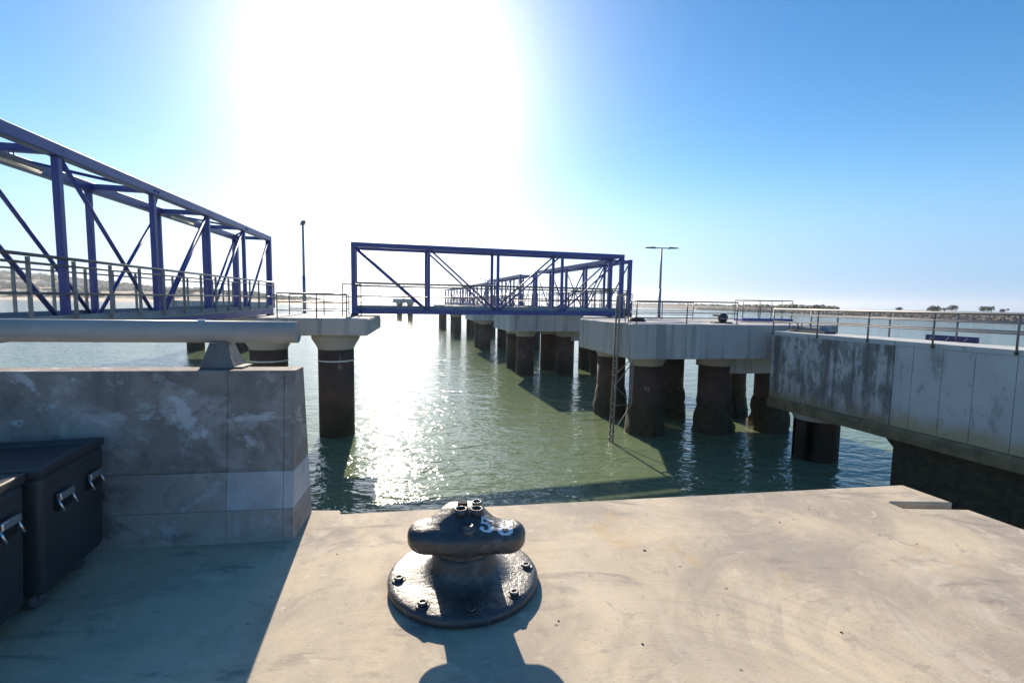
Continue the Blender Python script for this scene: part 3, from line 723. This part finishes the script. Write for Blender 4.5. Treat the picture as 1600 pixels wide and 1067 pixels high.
# small far platforms
def far_platform(cx, cy, wdt, dep, ztop, th, railh, label, npost):
    t = thing('mooring_platform', label, 'pier', (cx, cy, 0))
    MB().box(-wdt/2, wdt/2, -dep/2, dep/2, ztop-th, ztop).build('slab', 'deck', t, bevel=.1)
    pile_parts(t, [(-wdt*.26, 0), (wdt*.26, 0)], ztop-th, r=.75, growth=False, band=False)
    return t
far_platform(-29.5, 130, 5.6, 4, 2.05, 1.05, 2.1, 'small distant mooring platform alone in the glare left of the jetty', 4)
far_platform(-28.6, 46, 8.6, 4, 1.25, .75, 1, 'low concrete mooring platform seen through the left gangway', 3)
railing('tall thin railing on the small distant platform in the glare', [(-32.0, 128.4, 2.05), (-27.0, 128.4, 2.05)], 2.1, [5], r=.05)
railing('thin railing on the low platform seen through the left gangway', [(-32.5, 44.3, 1.25), (-24.7, 44.3, 1.25)], .9, [4])

# railings
railing('railing along the front edge of the slim left platform', [(-8.25, 16.62, PT), (-6.95, 16.82, PT), (-5.95, 17.02, PT)], .86, [1, 1], mids=(.64, .3))
railing('railing along the back edge of the slim left platform', [(-9.45, 20.1, PT), (-8.1, 20.4, PT), (-7.1, 20.6, PT)], .86, [1, 1], mids=(.64, .3))
railing('railing along the front edge of the ladder platform', [(4.42, 17.7, PT-.02), (4.38, 16.72, PT-.02), (6.25, 16.98, PT-.02), (8.2, 17.3, PT-.02)], .80, [1, 1, 1], mids=(.5, .27))
railing('railing at the back of the ladder platform beside the lamp', [(5.6, 22.5, PT-.02), (8.75, 23.0, PT-.02)], .80, [2], mids=(.5, .27))
for k, ((dx, dy), lb) in enumerate(zip(offs[:2], ['railing on the second jetty platform', 'railing on the third jetty platform'])):
    railing(lb+', on its near edge', [(4.4+dx, 17.7+dy, PT-.02), (4.4+dx, 16.75+dy, PT-.02), (8.2+dx, 17.3+dy, PT-.02)], .80, [1, 3])
# gate loops at the ends of the centre gangway
railing('bent steel gate rail at the left end of the centre gangway', [(-7.0, 19.55, PT), (-6.3, 19.75, PT)], 1.3, [1], mids=(.6,))
railing('pale steel gate rail at the right end of the centre gangway', [(5.35, 22.95, PT), (5.8, 23.1, PT)], 1.15, [1], m='railwhite', mids=(.6,))

# blue gangplank on the right
gp = thing('gangplank', 'short blue gangplank with thin handrails between the platform and the walkway', 'gangplank', (9.75, 20.1, PT+.02))
MB().box(0, 2.15, 0, .8, 0, .12).build('deck', 'blue', gp, bevel=.01)
rail_run(gp, [(0.02, .03, .1), (.75, .03, .1), (1.22, .03, .1), (2.1, .03, .1)], .78, [1, 1, 1], mids=(.4,), r=.02)
rail_run(gp, [(0.02, .77, .1), (2.1, .77, .1)], .78, [2], mids=(.4,), r=.02)

# ladder
def build_ladder():
    t = thing('steel_ladder', 'rusty steel ladder with bracing reaching down to the water at the platform side', 'ladder', (3.86, 17.12, 0))
    v = Vector((-.06, .24, 0)); top = PT+.95; bot = WZ-.25; tilt = Vector((-.10, -.02, 0))
    def P(z, k, out=0.0): return Vector((-out, 0, z))+v*k+tilt*((PT-z)/4.4)
    for k in (0, 1): MB().beam(P(bot, k), P(top, k), .06, .045).build('rail', 'rail', t)
    MB().path([P(top, 0), P(top+.05, .0)+Vector((.25, .05, 0)), P(PT, 0)+Vector((.35, .06, 0))], .02).path([P(top, 1), P(top+.05, 1)+Vector((.25, .05, 0)), P(PT, 1)+Vector((.35, .06, 0))], .02).build('grab_hoop', 'railwhite', t)
    ru = None; z = bot+.15
    while z < PT+.1:
        MB().tube(P(z, 0), P(z, 1), .022, 6).build('rung', 'railwhite', t); z += .26
    # cage braces below the slab
    zs = PT-1.27
    b0 = Vector((.62, .30, 0))
    for k in (0, 1):
        q = P(0, k); MB().beam(Vector((b0.x, v.y*k+.1, zs)), Vector((b0.x-.05, v.y*k+.1, WZ+1.4)), .035, .035).build('brace', 'rail', t)
    for (za, zb) in ((zs-.02, zs-.75), (zs-.2, zs-1.2), (WZ+2.2, WZ+1.45), (WZ+1.4, WZ+.1)):
        MB().beam(Vector((b0.x-.02, .2, za)) if za > WZ+2.5 or za == WZ+1.4 else P(za, 1), P(zb, 1) if (za > WZ+2.5 or za == WZ+1.4) else Vector((b0.x-.03, .2, zb)), .03, .03).build('brace', 'rail', t)
    MB().beam(P(WZ+1.4, 0), Vector((b0.x, .2, WZ+1.4)), .03, .03).build('brace', 'rail', t)
build_ladder()

# street lamps on the platforms
def build_lamp(x, y, h, az, label, arm=.85, z=PT):
    t = thing('lamp_post', label, 'street lamp', (x, y, z), az, 'lamp posts on the platforms')
    MB().box(-.14, .14, -.14, .14, 0, .03).build('base_plate', 'lamp', t)
    MB().tube((0, 0, .03), (0, 0, h*.42), .075, 14, .07).tube((0, 0, h*.42), (0, 0, h), .058, 14, .045).build('pole', 'lamp', t)
    MB().tube((-arm+.2, 0, h), (arm-.2, 0, h), .028, 8).build('arm', 'lamp', t)
    for s in (-1, 1):
        MB().hexa([(s*(arm-.5), -.11, h-.03), (s*arm, -.09, h-.015), (s*arm, .09, h-.015), (s*(arm-.5), .11, h-.03),
                   (s*(arm-.5), -.09, h+.055), (s*arm, -.06, h+.03), (s*arm, .06, h+.03), (s*(arm-.5), .09, h+.055)]).build('lamp_head', 'lamphead', t, bevel=.01)
    return t
build_lamp(-9.6, 21.9, 4.1, R(117), 'tall lamp post seen edge on behind the slim left platform', arm=.65)
build_lamp(7.6, 24.6, 3.55, R(2), 'double-armed lamp post on the ladder platform, right of centre')
build_lamp(-3.6, 62, 3.6, R(10), 'tiny distant double-armed lamp post on the third jetty platform')

# mooring hooks
def build_hook(x, y, label):
    t = thing('mooring_hook', label, 'mooring hook', (x, y, PT-.02), R(10), 'mooring hooks on the ladder platform')
    MB().box(-.36, .36, -.2, .2, 0, .05).build('base_plate', 'hook', t, bevel=.01)
    MB().lathe([(.12, .05), (.16, .1), (.19, .2), (.18, .3), (.12, .36), (.05, .38)], 20).build('capstan', 'hook', t, loc=(.06, 0, 0))
    MB().beam((.0, 0, .3), (-.36, 0, .3), .06, .06).build('lever', 'hook', t, bevel=.01)
build_hook(8.15, 18.5, 'dark iron mooring hook near the right side of the ladder platform')
t = thing('rope_coil', 'low dark coil of mooring rope on the ladder platform beside the gangway post', 'rope', (4.95, 18.9, PT-.02))
b = MB()
for k in range(5):
    rr = .34-.03*k; pts = [(rr*math.cos(2*math.pi*i/20), rr*.8*math.sin(2*math.pi*i/20), .03+.045*(k % 3)) for i in range(21)]; b.path(pts, .028, 6)
b.build('rope', 'hook', t)

# ------------------------------------------------------------------ walkway on the right
def build_walkway():
    zt = CAMZ-.87; zb = zt-2.7
    p0 = Vector((9.31, 16.9)); p1 = p0+Vector((.276, -.961))*8; d = (p1-p0).normalized(); L_ = 20.0
    t = thing('concrete_walkway', 'high concrete walkway with stained panelled side wall running in from the right edge', 'pier', (p0.x, p0.y, 0), math.atan2(d.y, d.x))
    # local x along the wall towards the camera, local y positive = away to the right side
    W = 1.45
    MB().box(0, L_, .03, W, zt-.25, zt-.003).build('slab', 'wall', t, bevel=.01)
    MB().box(0.02, L_, .04, W-.02, zb+.02, zt-.26).build('core', 'wall', t)
    xs = [0, .29, 1.35, 2.45, 3.74, 4.17, 4.25, 4.65, 5.33, 6.0, 6.77, 7.6, 8.5, 9.6, 10.8, 12, 13.5, 15, 17.5, 20]
    for i in range(len(xs)-1):
        st = xs[i+1] <= 4.18
        g = .005
        off = .0 if st else .012
        if abs(xs[i]-4.17) < .01: off = .03
        MB().box(xs[i]+g, xs[i+1]-g, off-.02, .036, zb+.36, zt-.14).build('panel', 'wall_stained' if st else 'wall', t, bevel=.006)
    MB().box(0, 4.17, -.03, .032, zt-.138, zt).build('edge_beam', 'wall', t, bevel=.01)
    MB().box(4.18, L_, -.022, .032, zt-.138, zt).build('edge_beam', 'wall', t, bevel=.01)
    # uneven footing beam
    vs = []; n = 80
    for i in range(n+1):
        x = L_*i/n; a = .03*noise.noise((x*1.7, 0, 0)); c = .05*noise.noise((x*1.1, 5, 0))
        for (y, z) in ((-.075+a, zb), (-.085+a, zb+.27+c), (-.02, zb+.345+c*.6), (.05, zb+.345), (W, zb+.2), (W, zb)): vs.append((x, y, z))
    m = 6; fs = [(i*m+j, i*m+(j+1) % m, (i+1)*m+(j+1) % m, (i+1)*m+j) for i in range(n) for j in range(m)]+[tuple(range(m)), tuple(range(n*m, n*m+m))]
    MB().add(vs, fs).build('footing_beam', 'wall_foot', t)
    pile_parts(t, [(1.35, .72)], zb, r=.68, growth=False, band=False, cap=.35)
    def frus(x0, x1, y0, y1, z0, X0, X1, Y0, Y1, z1): return [(x0, y0, z0), (x1, y0, z0), (x1, y1, z0), (x0, y1, z0), (X0, Y0, z1), (X1, Y0, z1), (X1, Y1, z1), (X0, Y1, z1)]
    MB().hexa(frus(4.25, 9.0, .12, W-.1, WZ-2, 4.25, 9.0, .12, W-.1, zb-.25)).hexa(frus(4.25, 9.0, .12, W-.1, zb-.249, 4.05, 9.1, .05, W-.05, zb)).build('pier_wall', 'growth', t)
    pile_parts(t, [(13.5, .65), (17.5, .65)], zb, r=.62, growth=False, band=False)
    # railings
    def local(x, y, z): return t.matrix_basis @ Vector((x, y, z))
    bpy.context.view_layer.update()
    for (yy, xs_, lb, h, zp) in ((-.035, [0.05, 1.8, 3.43, 5.09, 6.74, 8.4, 10, 12, 14], 'steel railing with three rails along the near edge of the walkway', .78, -.12),
                             (W-.06, [.28, 1.3, 3.0, 4.74, 6.5, 8.2, 10.5], 'steel railing along the far edge of the walkway', .78, 0)):
        pts = [t.matrix_basis @ Vector((x, yy, zt)) for x in xs_]
        r = thing('railing', lb, 'railing', pts[0], 0, 'walkway railings')
        o = pts[0]
        up = Vector((0, 0, h)); a, b = pts[0]-o, pts[-1]-o
        MB().tube(a+up, b+up, .032, 12).build('top_rail', 'railwhite', r)
        for f in (.75, .45): MB().tube(a+up*f, b+up*f, .022, 10).build('mid_rail', 'railwhite', r)
        pp = None
        for q in pts:
            if pp is None: pp = MB().tube((0, 0, zp), (0, 0, h), .024, 10).build('rail_post', 'railwhite', r)
            else: pp2 = part('rail_post', pp, r, q-o)
            if zp: MB().box(-.05, .05, -.03, .03, -.12, -.05).build('clamp', 'hook', r, loc=(q-o)+Vector((.03, 0, 0)))
    # gear lying on the deck
    q = t.matrix_basis @ Vector((0, .75, zt))
    g = thing('grey_float', 'low grey tapered float with two hoop frames lying on the walkway deck', 'float', (q.x, q.y, zt), math.atan2(d.y, d.x))
    MB().hexa([(.2, -.2, 0), (1.6, -.2, 0), (1.6, .2, 0), (.2, .2, 0), (.25, -.16, .22), (1.3, -.13, .20), (1.3, .13, .20), (.25, .16, .22)]).build('hull', 'gear', g, bevel=.04, seg=3)
    MB().box(.15, 1.62, -.24, .24, 0, .07).build('skirt', 'hook', g, bevel=.03)
    for x0 in (.12, .62):
        MB().path([(x0, -.17, .05), (x0+.02, -.17, .26), (x0+.07, -.17, .33), (x0+.31, -.17, .33), (x0+.37, -.17, .26), (x0+.39, -.17, .05)], .022).build('hoop', 'gear' if x0 > .5 else 'hook', g)
    q = t.matrix_basis @ Vector((4.0, W-.02, zt))
    g = thing('blue_beam', 'short dark blue steel beam with white slanted dashes at the far edge of the walkway', 'beam', (q.x, q.y, zt), math.atan2(d.y, d.x))
    MB().box(0, 1.2, -.05, .05, 0, .15).build('beam', 'navy', g, bevel=.006)
    for x0 in (.1, .5, .92): MB().hexa([(x0, -.054, .02), (x0+.012, -.054, .02), (x0+.012, -.050, .02), (x0, -.050, .02), (x0+.07, -.054, .11), (x0+.082, -.054, .11), (x0+.082, -.050, .11), (x0+.07, -.050, .11)]).build('dash', 'paintw', g)
build_walkway()

# block that carries the near end of the left gangway
o = MB().box(-.9, .9, -.8, .5, 0, PT+.12).build('bearing_block', 'deck', None, bevel=.02, loc=(-6.7, 1.9, 0)); o.rotation_euler = (0, 0, R(12))
tag(o, 'plain concrete bearing block under the near end of the left gangway', 'concrete block')

# sea air between the camera and the far shore
hm_ = bpy.data.materials.new('sea_air'); hm_.use_nodes = True; t_ = hm_.node_tree; t_.nodes.clear()
pv = t_.nodes.new('ShaderNodeVolumePrincipled'); pv.inputs['Color'].default_value = (.92, .95, 1, 1); pv.inputs['Density'].default_value = .00018; pv.inputs['Anisotropy'].default_value = .4
om = t_.nodes.new('ShaderNodeOutputMaterial'); t_.links.new(pv.outputs[0], om.inputs['Volume']); hm_.cycles.homogeneous_volume = True
M['haze'] = hm_
b = MB().box(-3600, 3600, -70, 7100, WZ-3, 60)
tag(b.build('haze', 'haze'), kind='stuff')
scene.cycles.volume_bounces = 0
